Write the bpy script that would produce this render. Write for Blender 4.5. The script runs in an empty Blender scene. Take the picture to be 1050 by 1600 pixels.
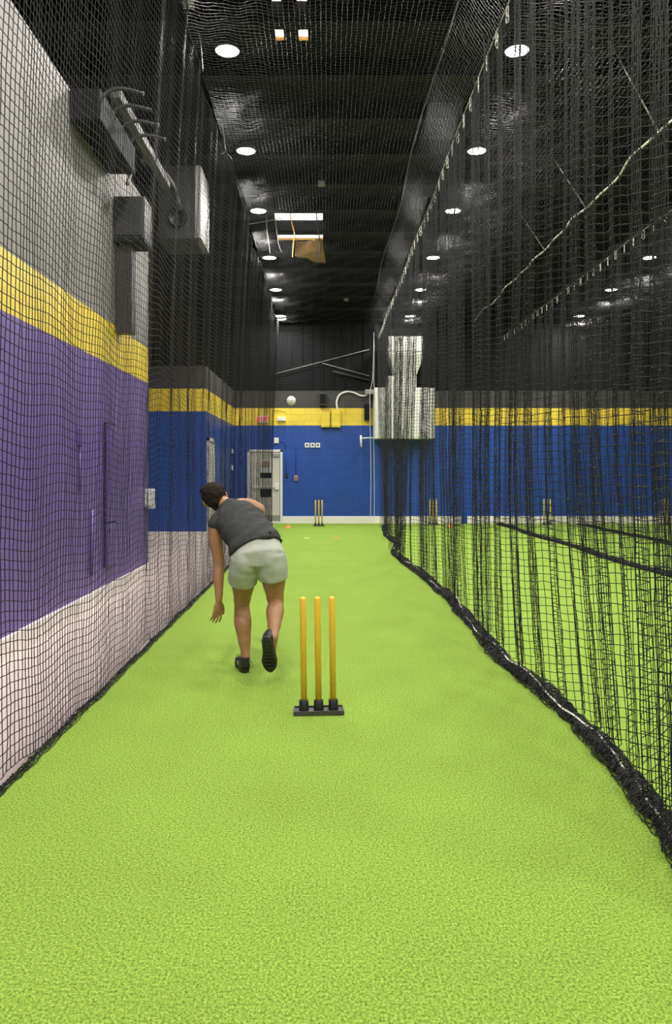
import bpy, bmesh, math, random
import numpy as np
from mathutils import Vector, Matrix, noise

random.seed(7)
RNG = np.random.default_rng(11)
PI = math.pi
SC = bpy.context.scene
COL = SC.collection

# ------------------------------------------------------------------ camera
F = 1200.0; CX = 508.0; CY = 737.0; CAMZ = 1.52
cam_d = bpy.data.cameras.new('camera')
cam = bpy.data.objects.new('camera', cam_d); COL.objects.link(cam)
cam.location = (0, 0, CAMZ); cam.rotation_euler = (PI/2, 0, 0)
cam_d.sensor_fit = 'VERTICAL'; cam_d.sensor_height = 24.0; cam_d.lens = 24.0*F/1600
cam_d.shift_x = (525-CX)/1600; cam_d.shift_y = -(800-CY)/1600
cam_d.clip_start = 0.05; cam_d.clip_end = 100
SC.camera = cam

# ------------------------------------------------------------------ world, view
w = bpy.data.worlds.new('world'); SC.world = w; w.use_nodes = True
bg = w.node_tree.nodes['Background']
bg.inputs[0].default_value = (0.75, 0.82, 1.0, 1); bg.inputs[1].default_value = 0.6
SC.view_settings.view_transform = 'Standard'; SC.view_settings.look = 'None'
SC.view_settings.gamma = 1.0; SC.view_settings.use_curve_mapping = False
SC.view_settings.exposure = 0.0
SC.cycles.use_denoising = True
SC.cycles.max_bounces = 8; SC.cycles.diffuse_bounces = 4
SC.cycles.sample_clamp_indirect = 6.0

LAMP_W = 108.0
LAMP_COL = (1.0, 0.965, 0.90)

def P(px, py, d):
    return Vector(((px-CX)*d/F, d, CAMZ-(py-CY)*d/F))
def FL(px, py, z=0.0):
    d = (CAMZ-z)*F/(py-CY)
    return Vector(((px-CX)*d/F, d, z))
def HC(d):                       # height of the lamps' plane above the floor
    return CAMZ + 6.0 - 0.0717*d

# ------------------------------------------------------------------ materials
MATS = {}
def mat(name, col, rough=0.6, metal=0.0, spec=0.5, bump=None, var=None, emit=None, transl=None, coat=0):
    """bump=(scale,strength,dist) noise bump; var=(scale, amount) noise colour variation"""
    m = bpy.data.materials.new(name); m.use_nodes = True; MATS[name] = m
    nt = m.node_tree; N = nt.nodes; L = nt.links
    b = N['Principled BSDF']
    b.inputs['Base Color'].default_value = (*col, 1)
    b.inputs['Roughness'].default_value = rough
    b.inputs['Metallic'].default_value = metal
    b.inputs['Specular IOR Level'].default_value = spec
    tc = N.new('ShaderNodeTexCoord')
    if var:
        n = N.new('ShaderNodeTexNoise'); n.inputs['Scale'].default_value = var[0]; n.inputs['Detail'].default_value = 5
        L.new(tc.outputs['Object'], n.inputs['Vector'])
        mx = N.new('ShaderNodeMixRGB'); mx.blend_type = 'MIX'
        a = var[1]
        mx.inputs[1].default_value = (*[c*(1-a) for c in col], 1)
        mx.inputs[2].default_value = (*[min(1, c*(1+a)) for c in col], 1)
        L.new(n.outputs['Fac'], mx.inputs[0]); L.new(mx.outputs[0], b.inputs['Base Color'])
    if bump:
        n2 = N.new('ShaderNodeTexNoise'); n2.inputs['Scale'].default_value = bump[0]; n2.inputs['Detail'].default_value = 4
        L.new(tc.outputs['Object'], n2.inputs['Vector'])
        bp = N.new('ShaderNodeBump'); bp.inputs['Strength'].default_value = bump[1]; bp.inputs['Distance'].default_value = bump[2]
        L.new(n2.outputs['Fac'], bp.inputs['Height']); L.new(bp.outputs[0], b.inputs['Normal'])
    if emit:
        b.inputs['Emission Color'].default_value = (*emit[0], 1); b.inputs['Emission Strength'].default_value = emit[1]
    return m

def block_mat(name, col, rough=0.45, axis='XZ', ribs=False):
    """painted concrete block: courses and joints as bump and a slightly different tone in the joints"""
    m = mat(name, col, rough)
    nt = m.node_tree; N = nt.nodes; L = nt.links; b = N['Principled BSDF']
    tc = N.new('ShaderNodeTexCoord'); sp = N.new('ShaderNodeSeparateXYZ'); cb = N.new('ShaderNodeCombineXYZ')
    L.new(tc.outputs['Object'], sp.inputs[0])
    L.new(sp.outputs['X' if axis == 'XZ' else 'Y'], cb.inputs[0]); L.new(sp.outputs['Z'], cb.inputs[1])
    br = N.new('ShaderNodeTexBrick')
    br.inputs['Scale'].default_value = 1.0; br.inputs['Brick Width'].default_value = 0.4
    br.inputs['Row Height'].default_value = 0.2; br.inputs['Mortar Size'].default_value = 0.006
    br.inputs['Mortar Smooth'].default_value = 0.3
    c1 = [c*0.94 for c in col]; c2 = [min(1, c*1.06) for c in col]
    br.inputs['Color1'].default_value = (*c1, 1); br.inputs['Color2'].default_value = (*c2, 1)
    br.inputs['Mortar'].default_value = (*[c*0.8 for c in col], 1)
    L.new(cb.outputs[0], br.inputs['Vector'])
    n = N.new('ShaderNodeTexNoise'); n.inputs['Scale'].default_value = 1.3; n.inputs['Detail'].default_value = 6
    L.new(tc.outputs['Object'], n.inputs['Vector'])
    mr = N.new('ShaderNodeMapRange'); mr.inputs[3].default_value = 0.82; mr.inputs[4].default_value = 1.15
    L.new(n.outputs['Fac'], mr.inputs[0])
    mu = N.new('ShaderNodeMixRGB'); mu.blend_type = 'MULTIPLY'; mu.inputs[0].default_value = 1
    L.new(br.outputs['Color'], mu.inputs[1]); L.new(mr.outputs[0], mu.inputs[2])
    L.new(mu.outputs[0], b.inputs['Base Color'])
    n2 = N.new('ShaderNodeTexNoise'); n2.inputs['Scale'].default_value = 60; n2.inputs['Detail'].default_value = 3
    L.new(tc.outputs['Object'], n2.inputs['Vector'])
    bp1 = N.new('ShaderNodeBump'); bp1.inputs['Strength'].default_value = 0.25; bp1.inputs['Distance'].default_value = 0.003
    L.new(n2.outputs['Fac'], bp1.inputs['Height'])
    bp = N.new('ShaderNodeBump'); bp.inputs['Strength'].default_value = 0.6; bp.inputs['Distance'].default_value = 0.004; bp.invert = True
    L.new(br.outputs['Fac'], bp.inputs['Height']); L.new(bp1.outputs[0], bp.inputs['Normal'])
    L.new(bp.outputs[0], b.inputs['Normal'])
    return m

M = {}
def turf_mat():
    m = bpy.data.materials.new('turf'); m.use_nodes = True
    nt = m.node_tree; N = nt.nodes; L = nt.links; b = N['Principled BSDF']
    b.inputs['Roughness'].default_value = 0.9; b.inputs['Specular IOR Level'].default_value = 0.15
    tc = N.new('ShaderNodeTexCoord')
    # blade speckle
    n1 = N.new('ShaderNodeTexNoise'); n1.inputs['Scale'].default_value = 115; n1.inputs['Detail'].default_value = 7; n1.inputs['Roughness'].default_value = 0.9
    n2 = N.new('ShaderNodeTexNoise'); n2.inputs['Scale'].default_value = 1.6; n2.inputs['Detail'].default_value = 4
    mp = N.new('ShaderNodeMapping'); mp.inputs['Scale'].default_value = (1, 0.8, 1)
    L.new(tc.outputs['Object'], mp.inputs[0]); L.new(mp.outputs[0], n1.inputs['Vector']); L.new(tc.outputs['Object'], n2.inputs['Vector'])
    cr = N.new('ShaderNodeValToRGB'); e = cr.color_ramp
    e.elements[0].position = 0.40; e.elements[0].color = (0.05, 0.11, 0.014, 1)
    e.elements[1].position = 0.60; e.elements[1].color = (0.50, 0.69, 0.115, 1)
    k = e.elements.new(0.5); k.color = (0.25, 0.40, 0.052, 1)
    L.new(n1.outputs['Fac'], cr.inputs[0])
    mr = N.new('ShaderNodeMapRange'); mr.inputs[1].default_value = 0.3; mr.inputs[2].default_value = 0.7
    mr.inputs[3].default_value = 0.95; mr.inputs[4].default_value = 1.04
    L.new(n2.outputs['Fac'], mr.inputs[0])
    mu = N.new('ShaderNodeMixRGB'); mu.blend_type = 'MULTIPLY'; mu.inputs[0].default_value = 1
    L.new(cr.outputs[0], mu.inputs[1]); L.new(mr.outputs[0], mu.inputs[2]); L.new(mu.outputs[0], b.inputs['Base Color'])
    bp = N.new('ShaderNodeBump'); bp.inputs['Strength'].default_value = 0.7; bp.inputs['Distance'].default_value = 0.006
    L.new(n1.outputs['Fac'], bp.inputs['Height']); L.new(bp.outputs[0], b.inputs['Normal'])
    return m
M['turf'] = turf_mat()
BLUE = (0.016, 0.072, 0.36); YEL = (0.86, 0.64, 0.06); PURP = (0.165, 0.105, 0.36)
M['blue'] = block_mat('blue_paint', BLUE, 0.38)
M['blue_y'] = block_mat('blue_paint_side', BLUE, 0.38, 'YZ')
M['yellow'] = block_mat('yellow_paint', YEL, 0.4)
M['yellow_y'] = block_mat('yellow_paint_side', YEL, 0.4, 'YZ')
M['purple'] = mat('purple_paint', PURP, 0.42, bump=(25, .2, .003), var=(1.5, .1))
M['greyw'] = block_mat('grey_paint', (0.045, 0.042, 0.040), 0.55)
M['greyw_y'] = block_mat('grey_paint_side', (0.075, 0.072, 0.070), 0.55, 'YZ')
M['greyl'] = mat('light_grey_paint', (0.22, 0.205, 0.205), 0.6, bump=(20, .2, .003), var=(1.2, .1))
M['dark'] = mat('dark_metal_cladding', (0.0045, 0.0048, 0.006), 0.7, spec=.2, var=(2, .3))
M['ceil'] = mat('black_ceiling', (0.008, 0.009, 0.015), 0.8, spec=.25, bump=(6, .4, .02), var=(1.5, .35))
M['beam'] = mat('dark_steel', (0.009, 0.0095, 0.016), 0.75, spec=.25, var=(4, .3))
M['kerb'] = mat('white_kerb_paint', (0.90, 0.84, 0.79), 0.6, var=(5, .06), bump=(30, .3, .004))
M['conc'] = mat('pale_concrete', (0.66, 0.56, 0.53), 0.55, var=(3, .1), bump=(40, .2, .003))
M['white'] = mat('white_plastic', (0.82, 0.82, 0.80), 0.4)
M['cream'] = mat('cream_door_paint', (0.66, 0.62, 0.52), 0.45, var=(4, .05))
M['frame'] = mat('white_frame_paint', (0.82, 0.80, 0.78), 0.45)
M['galv'] = mat('galvanised_steel', (0.80, 0.80, 0.74), 0.42, metal=0.35, var=(9, .14), bump=(14, .2, .004))
M['steel'] = mat('brushed_steel', (0.55, 0.54, 0.52), 0.35, metal=0.7)
M['net'] = mat('black_net_twine', (0.012, 0.012, 0.014), 0.55, spec=0.35)
M['rope'] = mat('white_rope', (0.78, 0.76, 0.70), 0.7, bump=(120, .8, .003))
M['black'] = mat('black_rubber', (0.014, 0.014, 0.015), 0.5, bump=(90, .4, .002))
M['rubber'] = mat('worn_black_rubber', (0.055, 0.05, 0.05), 0.45, bump=(140, .7, .003), var=(40, .35))
M['stump'] = mat('amber_plastic', (0.96, 0.56, 0.06), 0.35, var=(8, .05))
M['stumpy'] = mat('yellow_plastic', (0.88, 0.62, 0.09), 0.35)
M['orange'] = mat('orange_plastic', (0.85, 0.28, 0.06), 0.5)
M['lime'] = mat('lime_plastic', (0.62, 0.85, 0.12), 0.5)
M['box'] = mat('grey_box_paint', (0.030, 0.030, 0.031), 0.5, var=(5, .1))
M['boxl'] = mat('pale_metal_casing', (0.30, 0.295, 0.29), 0.5, var=(5, .1))
M['red'] = mat('red_plastic', (0.6, 0.05, 0.05), 0.4)
M['redl'] = mat('lit_red', (0.6, 0.03, 0.04), 0.4, emit=((1, .05, .08), 1.2))
M['diff'] = mat('lamp_diffuser', (0.9, 0.9, 0.88), 0.4, emit=((1, .98, .94), 14))
M['sky'] = mat('skylight_panel', (0.8, 0.8, 0.8), 0.5, emit=((1.0, .97, .88), 2.6))
M['amber'] = mat('kraft_insulation', (0.62, 0.36, 0.10), 0.8, var=(8, .3), bump=(12, .8, .02))
M['channel'] = mat('grey_channel_paint', (0.14, 0.14, 0.14), 0.6)
M['gap_shade'] = mat('purple_gap_shade', (0.045, 0.025, 0.09), 0.5)  # wall purple darkened, paints shade into the gaps around the panel
M['kraft'] = mat('weathered_kraft', (0.30, 0.175, 0.055), 0.8, var=(14, .5), bump=(18, .8, .02))
M['poster'] = mat('printed_chart', (0.45, 0.24, 0.07), 0.6)
M['skin'] = mat('skin', (0.37, 0.195, 0.088), 0.5, var=(9, .10), bump=(160, .12, .001))
M['shirt'] = mat('charcoal_jersey', (0.046, 0.048, 0.047), 0.85, spec=.2, bump=(300, .3, .001), var=(6, .12))
M['shorts'] = mat('pale_sage_fabric', (0.43, 0.45, 0.39), 0.85, spec=.2, bump=(260, .3, .001), var=(6, .06))
M['hair'] = mat('dark_brown_hair', (0.020, 0.013, 0.009), 0.8, spec=.2, bump=(130, 1.0, .008), var=(40, .5))
M['eye'] = mat('eye_white', (0.8, 0.78, 0.75), 0.2)
M['ball'] = mat('white_leather', (0.85, 0.84, 0.80), 0.45)

# ------------------------------------------------------------------ helpers
def link(name, me, m=None, parent=None, smooth=False):
    o = bpy.data.objects.new(name, me); COL.objects.link(o)
    if m is not None:
        for k in (m if isinstance(m, (list, tuple)) else [m]): me.materials.append(k)
    if parent is not None: o.parent = parent
    if smooth:
        me.polygons.foreach_set('use_smooth', np.ones(len(me.polygons), bool))
    return o
def obj(name, bm, m=None, parent=None, smooth=False, recalc=True):
    if recalc: bmesh.ops.recalc_face_normals(bm, faces=bm.faces[:])
    me = bpy.data.meshes.new(name); bm.to_mesh(me); bm.free()
    return link(name, me, m, parent, smooth)
def tag(o, label, cat, group=None, kind=None):
    o['label'] = label; o['category'] = cat
    if group: o['group'] = group
    if kind: o['kind'] = kind
    return o
def struct(o):
    o['kind'] = 'structure'; return o
def thing(name, label, cat, loc=(0, 0, 0), rotz=0, group=None, kind=None):
    o = bpy.data.objects.new(name, None); COL.objects.link(o); o.empty_display_size = .1
    o.location = loc; o.rotation_euler = (0, 0, rotz)
    return tag(o, label, cat, group, kind)
def dup(root, loc, label=None, rotz=None):
    r = root.copy(); COL.objects.link(r); r.location = loc
    if rotz is not None: r.rotation_euler = (0, 0, rotz)
    if label: r['label'] = label
    for ch in list(root.children):
        c = ch.copy(); COL.objects.link(c); c.parent = r
        for g in list(ch.children):
            d = g.copy(); COL.objects.link(d); d.parent = c
    return r
def NB(): return bmesh.new()
def add_box(bm, a, b, bev=0, mi=0, segs=2):
    x0, y0, z0 = a; x1, y1, z1 = b
    t = bmesh.new()
    v = [t.verts.new(p) for p in ((x0,y0,z0),(x1,y0,z0),(x1,y1,z0),(x0,y1,z0),(x0,y0,z1),(x1,y0,z1),(x1,y1,z1),(x0,y1,z1))]
    for f in ((0,3,2,1),(4,5,6,7),(0,1,5,4),(1,2,6,5),(2,3,7,6),(3,0,4,7)): t.faces.new([v[i] for i in f])
    if bev: bmesh.ops.bevel(t, geom=t.edges[:], offset=bev, segments=segs, affect='EDGES', profile=.6)
    merge(bm, t, mi)
def merge(bm, t, mi=0, mx=None):
    mp = {}
    for v in t.verts: mp[v] = bm.verts.new(mx @ v.co if mx else v.co)
    for f in t.faces:
        try:
            g = bm.faces.new([mp[v] for v in f.verts]); g.material_index = mi; g.smooth = f.smooth
        except ValueError: pass
    t.free()
def add_lathe(bm, prof, seg=24, c=(0, 0, 0), mi=0, mx=None):
    t = bmesh.new(); rings = []
    for r, z in prof:
        if r < 1e-6: rings.append([t.verts.new((c[0], c[1], c[2]+z))])
        else: rings.append([t.verts.new((c[0]+r*math.cos(2*PI*k/seg), c[1]+r*math.sin(2*PI*k/seg), c[2]+z)) for k in range(seg)])
    for a, b in zip(rings, rings[1:]):
        for k in range(seg):
            k2 = (k+1) % seg
            if len(a) == 1 and len(b) == 1: continue
            if len(a) == 1: t.faces.new((a[0], b[k], b[k2]))
            elif len(b) == 1: t.faces.new((a[k], a[k2], b[0]))
            else: t.faces.new((a[k], a[k2], b[k2], b[k]))
    for f in t.faces: f.smooth = True
    merge(bm, t, mi, mx)
def add_tube(bm, pts, r, seg=8, mi=0, closed=False):
    pts = [Vector(p) for p in pts]; n = len(pts)
    rs = r if isinstance(r, (list, tuple)) else [r]*n
    t = bmesh.new(); rings = []
    ref = None
    for i, p in enumerate(pts):
        if closed: tg = (pts[(i+1) % n]-pts[i-1])
        else: tg = pts[min(i+1, n-1)]-pts[max(i-1, 0)]
        tg.normalize()
        if ref is None:
            ref = Vector((0, 0, 1)) if abs(tg.z) < .9 else Vector((1, 0, 0))
            u = tg.cross(ref).normalized()
        else:
            u = (u - tg*u.dot(tg))
            u = u.normalized() if u.length > 1e-6 else tg.orthogonal().normalized()
        v = tg.cross(u)
        rings.append([t.verts.new(p+(u*math.cos(2*PI*k/seg)+v*math.sin(2*PI*k/seg))*rs[i]) for k in range(seg)])
    m = n if closed else n-1
    for i in range(m):
        a = rings[i]; b = rings[(i+1) % n]
        for k in range(seg):
            f = t.faces.new((a[k], a[(k+1) % seg], b[(k+1) % seg], b[k])); f.smooth = True
    if not closed:
        t.faces.new(rings[0][::-1]); t.faces.new(rings[-1])
    merge(bm, t, mi)
def add_ellip(bm, c, r, mx=None, seg=20, rings=12, mi=0):
    t = bmesh.new()
    bmesh.ops.create_uvsphere(t, u_segments=seg, v_segments=rings, radius=1)
    S = Matrix.Diagonal((*r, 1))
    T = Matrix.Translation(c) @ (mx.to_4x4() if mx else Matrix.Identity(4)) @ S
    for f in t.faces: f.smooth = True
    merge(bm, t, mi, T)
def add_quad(bm, pts, mi=0):
    f = bm.faces.new([bm.verts.new(p) for p in pts]); f.material_index = mi
def boxobj(name, a, b, m, parent=None, bev=0):
    bm = NB(); add_box(bm, a, b, bev); return obj(name, bm, m, parent)
def bezier(p, n=16):
    """smooth curve through points (catmull-rom)"""
    p = [Vector(q) for q in p]; out = []
    for i in range(len(p)-1):
        p0 = p[max(i-1, 0)]; p1 = p[i]; p2 = p[i+1]; p3 = p[min(i+2, len(p)-1)]
        for k in range(n):
            t = k/n
            out.append(0.5*((2*p1)+(p2-p0)*t+(2*p0-5*p1+4*p2-p3)*t*t+(3*p1-p0-3*p2+p3)*t**3))
    out.append(p[-1]); return out

def raw_mesh(name, V, Q):
    me = bpy.data.meshes.new(name)
    me.vertices.add(len(V)); me.vertices.foreach_set('co', V.astype(np.float32).ravel())
    nq = len(Q)
    me.loops.add(nq*4); me.loops.foreach_set('vertex_index', Q.astype(np.int32).ravel())
    me.polygons.add(nq); me.polygons.foreach_set('loop_start', np.arange(0, nq*4, 4, dtype=np.int32))
    me.update(calc_edges=True)
    return me
def strands(Pts, r, sides=3):
    """Pts (n strands, m points, 3) -> verts, quads of thin tubes"""
    n, m, _ = Pts.shape
    T = np.gradient(Pts, axis=1); T /= np.linalg.norm(T, axis=2, keepdims=True)+1e-9
    ref = np.zeros_like(T); mean = np.abs(T.mean(axis=(0, 1)))
    ref[..., int(np.argmin(mean))] = 1
    U = np.cross(T, ref); U /= np.linalg.norm(U, axis=2, keepdims=True)+1e-9
    W = np.cross(T, U)
    rr = r if np.isscalar(r) else r[..., None]
    V = np.stack([Pts+(U*math.cos(2*PI*k/sides)+W*math.sin(2*PI*k/sides))*rr for k in range(sides)], axis=2)  # n,m,s,3
    idx = np.arange(n*m*sides).reshape(n, m, sides)
    a = idx[:, :-1, :]; b = idx[:, 1:, :]
    Q = np.stack([a, np.roll(a, -1, axis=2), np.roll(b, -1, axis=2), b], axis=-1).reshape(-1, 4)
    return V.reshape(-1, 3), Q
def join_raw(parts):
    Vs, Qs, o = [], [], 0
    for V, Q in parts:
        Vs.append(V); Qs.append(Q+o); o += len(V)
    return np.concatenate(Vs), np.concatenate(Qs)
def net_obj(name, G, r, parent, vstep=2, hstep=1):
    """G (cols, rows, 3): knots of the net"""
    nc, nr, _ = G.shape
    ri = np.unique(np.r_[np.arange(0, nr, vstep), nr-1]); ci = np.unique(np.r_[np.arange(0, nc, hstep), nc-1])
    if np.isscalar(r): A = strands(G[:, ri], r); B = strands(G[ci].transpose(1, 0, 2), r)
    else: A = strands(G[:, ri], r[:, ri]); B = strands(G[ci].transpose(1, 0, 2), r[ci].T)
    V, Q = join_raw([A, B])
    return link(name, raw_mesh(name, V, Q), M['net'], parent)

def snoise(x, seed, oct=3):
    """cheap smooth 1-d noise, vectorised"""
    rg = np.random.default_rng(seed); out = 0*x
    for k in range(oct*3):
        f = (0.6+rg.random())*(1.7**(k/2.)); out = out+np.sin(x*f+rg.random()*6.28)/(1.35**k)
    return out/3.

# ------------------------------------------------------------------ the room
D0, D1 = -6.0, 22.6          # room from behind the camera to the back wall
XL, XR = -8.0, 14.0
Z_BLK = 3.90                 # top of the block walls
YB, YT = 2.88, 3.39          # yellow stripe

boxobj('floor', (-1.57, D0, -.03), (XR, D1, 0.0), M['turf']); struct(bpy.data.objects['floor'])
struct(boxobj('floor_concrete', (XL, D0, -.12), (-1.57, D1, -.012), M['conc']))
struct(boxobj('floor_slab', (-1.57, D0, -.12), (XR, D1, -.031), M['conc']))

def striped(name, quads):
    """quads: (corner points, material)"""
    bm = NB(); ml = []
    for pts, m in quads:
        if m not in ml: ml.append(m)
        add_quad(bm, pts, ml.index(m))
    return struct(obj(name, bm, ml, recalc=False))
def facing_cam(y, x0, x1, levels):
    return [([(x0, y, a), (x1, y, a), (x1, y, b), (x0, y, b)], m) for a, b, m in levels]
def facing_right(x, y0, y1, levels):
    return [([(x, y0, a), (x, y1, a), (x, y1, b), (x, y0, b)][::-1], m) for a, b, m in levels]
LV = [(0, YB, M['blue']), (YB, YT, M['yellow']), (YT, Z_BLK, M['greyw'])]
LVy = [(0, YB, M['blue_y']), (YB, YT, M['yellow_y']), (YT, Z_BLK, M['greyw_y'])]
# back wall (block part, with its flat top) and the dark cladding above it
striped('wall_back', facing_cam(D1, -2.68, XR, LV) + [([(-2.68, D1, Z_BLK), (XR, D1, Z_BLK), (XR, D1+.3, Z_BLK), (-2.68, D1+.3, Z_BLK)], M['greyw'])])
bm = NB()
add_box(bm, (XL, D1+.3, Z_BLK-.1), (XR, D1+.4, 6.6))
for k in range(70):
    x = XL+.15+k*.31
    add_box(bm, (x, D1+.27, Z_BLK), (x+.05, D1+.3, 6.6))
struct(obj('wall_upper', bm, M['dark']))
# left: room box that juts out, its front and side
striped('wall_corner', facing_cam(17.3, XL, -2.68, LV) + facing_right(-2.68, 17.3, D1, LVy)
        + [([(XL, 17.3, Z_BLK), (-2.68, 17.3, Z_BLK), (-2.68, D1, Z_BLK), (XL, D1, Z_BLK)], M['greyw'])])
# purple wall: thick, with an end face
XP = -2.62; DP = 11.38
PL = [(0, 2.83, M['purple']), (2.83, 3.34, M['yellow_y']), (3.34, 5.45, M['greyl'])]
striped('wall_left', facing_right(XP, D0, DP, PL)
        + [([(XP-.3, DP, a), (XP, DP, a), (XP, DP, b), (XP-.3, DP, b)][::-1], m) for a, b, m in PL]
        + [([(XP-.3, D0, 5.45), (XP, D0, 5.45), (XP, DP, 5.45), (XP-.3, DP, 5.45)], M['greyl'])]
        + [([(XP-.3, D0, a), (XP-.3, DP, a), (XP-.3, DP, b), (XP-.3, D0, b)], m) for a, b, m in PL])
struct(boxobj('wall_outer', (XL-.1, D0, -.1), (XL, D1+.4, 8.2), M['dark']))
struct(boxobj('wall_right', (XR, D0, -.1), (XR+.1, D1+.4, 8.2), M['greyw_y']))
struct(boxobj('wall_front', (XL, D0-.1, -.1), (XR, D0, 8.2), M['greyw']))
# skirting kerbs
def kerb(name, a, b):
    return struct(boxobj(name, a, b, M['kerb'], bev=.01))
kerb('baseboard_left', (XP-.02, D0, -.02), (XP+.03, DP+.03, .17))
kerb('baseboard_corner', (XL, 17.26, -.02), (-2.63, 17.31, .17))
kerb('baseboard_side', (-2.70, 17.31, -.02), (-2.63, D1, .17))
kerb('baseboard_back', (-1.25, D1-.04, -.02), (4.0, D1+.01, .21))
kerb('baseboard_right', (4.18, D1-.04, -.02), (XR, D1+.01, .21))

# ceiling, 0.3 m above the lamps' plane, with openings for the skylights
def CZ(d): return HC(d)+.32
def ceil_patch(bm, x0, x1, y0, y1):
    add_quad(bm, [(x0, y0, CZ(y0)), (x0, y1, CZ(y1)), (x1, y1, CZ(y1)), (x1, y0, CZ(y0))])
holes = [(-1.03, -.05, 14.9, 16.93), (-.64, -.53, 9.0, 9.95), (-.34, -.22, 9.0, 9.95)]
bm = NB()
ys = sorted({D0, D1+.4, 14.9, 16.93, 9.0, 9.95}); xs = sorted({XL, XR, *[h[0] for h in holes], *[h[1] for h in holes]})
for ya, yb in zip(ys, ys[1:]):
    for xa, xb in zip(xs, xs[1:]):
        if any(h[0] <= xa and xb <= h[1] and h[2] <= ya and yb <= h[3] for h in holes): continue
        ceil_patch(bm, xa, xb, ya, yb)
struct(obj('ceiling', bm, M['ceil'], recalc=False))
# purlins across, girders along
bm = NB()
def slope_box(bm, x0, x1, y0, y1, drop0, drop1):
    t = bmesh.new()
    v = [t.verts.new(p) for p in ((x0,y0,CZ(y0)-drop1),(x1,y0,CZ(y0)-drop1),(x1,y1,CZ(y1)-drop1),(x0,y1,CZ(y1)-drop1),
                                  (x0,y0,CZ(y0)-drop0),(x1,y0,CZ(y0)-drop0),(x1,y1,CZ(y1)-drop0),(x0,y1,CZ(y1)-drop0))]
    for f in ((0,3,2,1),(4,5,6,7),(0,1,5,4),(1,2,6,5),(2,3,7,6),(3,0,4,7)): t.faces.new([v[i] for i in f])
    merge(bm, t)
yy = -5.07
while yy < D1:
    slope_box(bm, XL, XR, yy, yy+.07, -.0, .24); slope_box(bm, XL, XR, yy, yy+.16, .22, .245)
    yy += 1.10
struct(obj('ceiling_purlins', bm, M['beam']))
bm = NB()
for x in (-5.0, 5.0, 9.8):
    slope_box(bm, x-.015, x+.015, D0, D1+.3, 0, .30); slope_box(bm, x-.11, x+.11, D0, D1+.3, .29, .315)
struct(obj('ceiling_girders', bm, M['beam']))
# skylight wells (window_1..3): amber lined shaft with a bright panel on top
for i, (x0, x1, y0, y1) in enumerate(holes):
    h = .05 if i == 0 else .03
    bm = NB(); t_ = .012
    for (a, b, c, d) in ((x0, y0, x1, y0), (x1, y0, x1, y1), (x1, y1, x0, y1), (x0, y1, x0, y0)):
        add_quad(bm, [(a, b, CZ(b)-.02), (c, d, CZ(d)-.02), (c, d, CZ(d)+h), (a, b, CZ(b)+h)])
    wn = struct(obj('window_%d' % (i+1), bm, M['amber']))
    bm = NB(); add_quad(bm, [(x0, y0, CZ(y0)+h), (x1, y0, CZ(y0)+h), (x1, y1, CZ(y1)+h), (x0, y1, CZ(y1)+h)])
    obj('skylight_panel', bm, M['sky'], wn)

# ------------------------------------------------------------------ lamps
ROWS = [(-1.25, 'left row above the bowling lane'), (2.42, 'row above the second lane'), (7.25, 'farthest right row')]
LD = [21.9, 19.46, 17.14, 14.6, 12.27, 9.69, 7.25, 4.8, 2.4, 0, -2.4, -4.8]
ORD = ['farthest', 'second farthest', 'third farthest', 'fourth farthest', 'fifth farthest', 'nearest visible'] + ['unseen overhead']*6
def make_lamp():
    t = thing('ceiling_lamp', '', 'ceiling light', (0, 0, 0), 0, 'round high bay lamps')
    bm = NB(); add_lathe(bm, [(0, .13), (.06, .13), (.075, .10), (.13, .07), (.165, .03), (.17, 0), (.15, -.004), (.148, .01), (0, .012)], 32)
    obj('housing', bm, M['box'], t, True)
    bm = NB(); add_lathe(bm, [(0, -.006), (.10, -.006), (.145, .002), (.148, .008)], 32); obj('diffuser', bm, M['diff'], t, True)
    bm = NB(); add_tube(bm, [(0, 0, .12), (0, 0, .33)], .012, 8); obj('stem', bm, M['box'], t)
    return t
lamp0 = make_lamp(); first = True
ld = bpy.data.lights.new('lamp_light', 'AREA'); ld.shape = 'DISK'; ld.size = .29; ld.energy = LAMP_W; ld.color = LAMP_COL
for ri, (x, rn) in enumerate(ROWS):
    for k, d in enumerate(LD):
        loc = (x+(RNG.random()-.5)*.04, d, HC(d))
        lab = 'glowing round high bay lamp, %s in the %s' % (ORD[k], rn)
        if first: o = lamp0; o.location = loc; o['label'] = lab; first = False; L_ = bpy.data.objects.new('lamp_light', ld); COL.objects.link(L_); L_.parent = o; L_.location = (0, 0, -.03)
        else: o = dup(lamp0, loc, lab)
    
# ------------------------------------------------------------------ nets
TW = .0021
ZTOP = 5.87; ZCAB = 5.37
# left net
t = thing('side_net', 'black square mesh net along the left side in front of the purple wall', 'net', (-1.5, 3, 0))
def left_grid():
    d = np.arange(2.9, 22.35, .045); z = np.linspace(.03, ZTOP, 110)
    D, Z = np.meshgrid(d, z, indexing='ij'); s = Z/ZTOP
    amp = .004+.013*s
    X = -1.54+.20*s**2.2+amp*(np.sin(D*5.2+1.2*np.sin(D*.9)+Z*.35)+.55*np.sin(D*11.3+Z*.6+2*np.sin(D*.7)))
    X += .05*np.sin(D*1.1+1)*s
    Zs = Z+.018*np.sin(D*7.0+Z*1.3)+.02*np.sin(D*2.1+Z*2.0)-.03*np.sin(PI*s)*(1+np.sin(D*1.5))
    Ds = D+.012*np.sin(Z*3+D*2)
    Zs = np.maximum(Zs, .012)
    G = np.stack([X, Ds, Zs], -1)
    G += RNG.normal(0, .0018, G.shape)
    return G
g = left_grid(); g[..., 0] += 1.5; g[..., 1] -= 3
net_obj('netting', g, np.interp(g[..., 1]+3, [4, 9, 16, 22], [.0028, .0026, .0020, .0016]), t, 3)
bot = g[:, 0]; top = g[:, -1]
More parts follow.
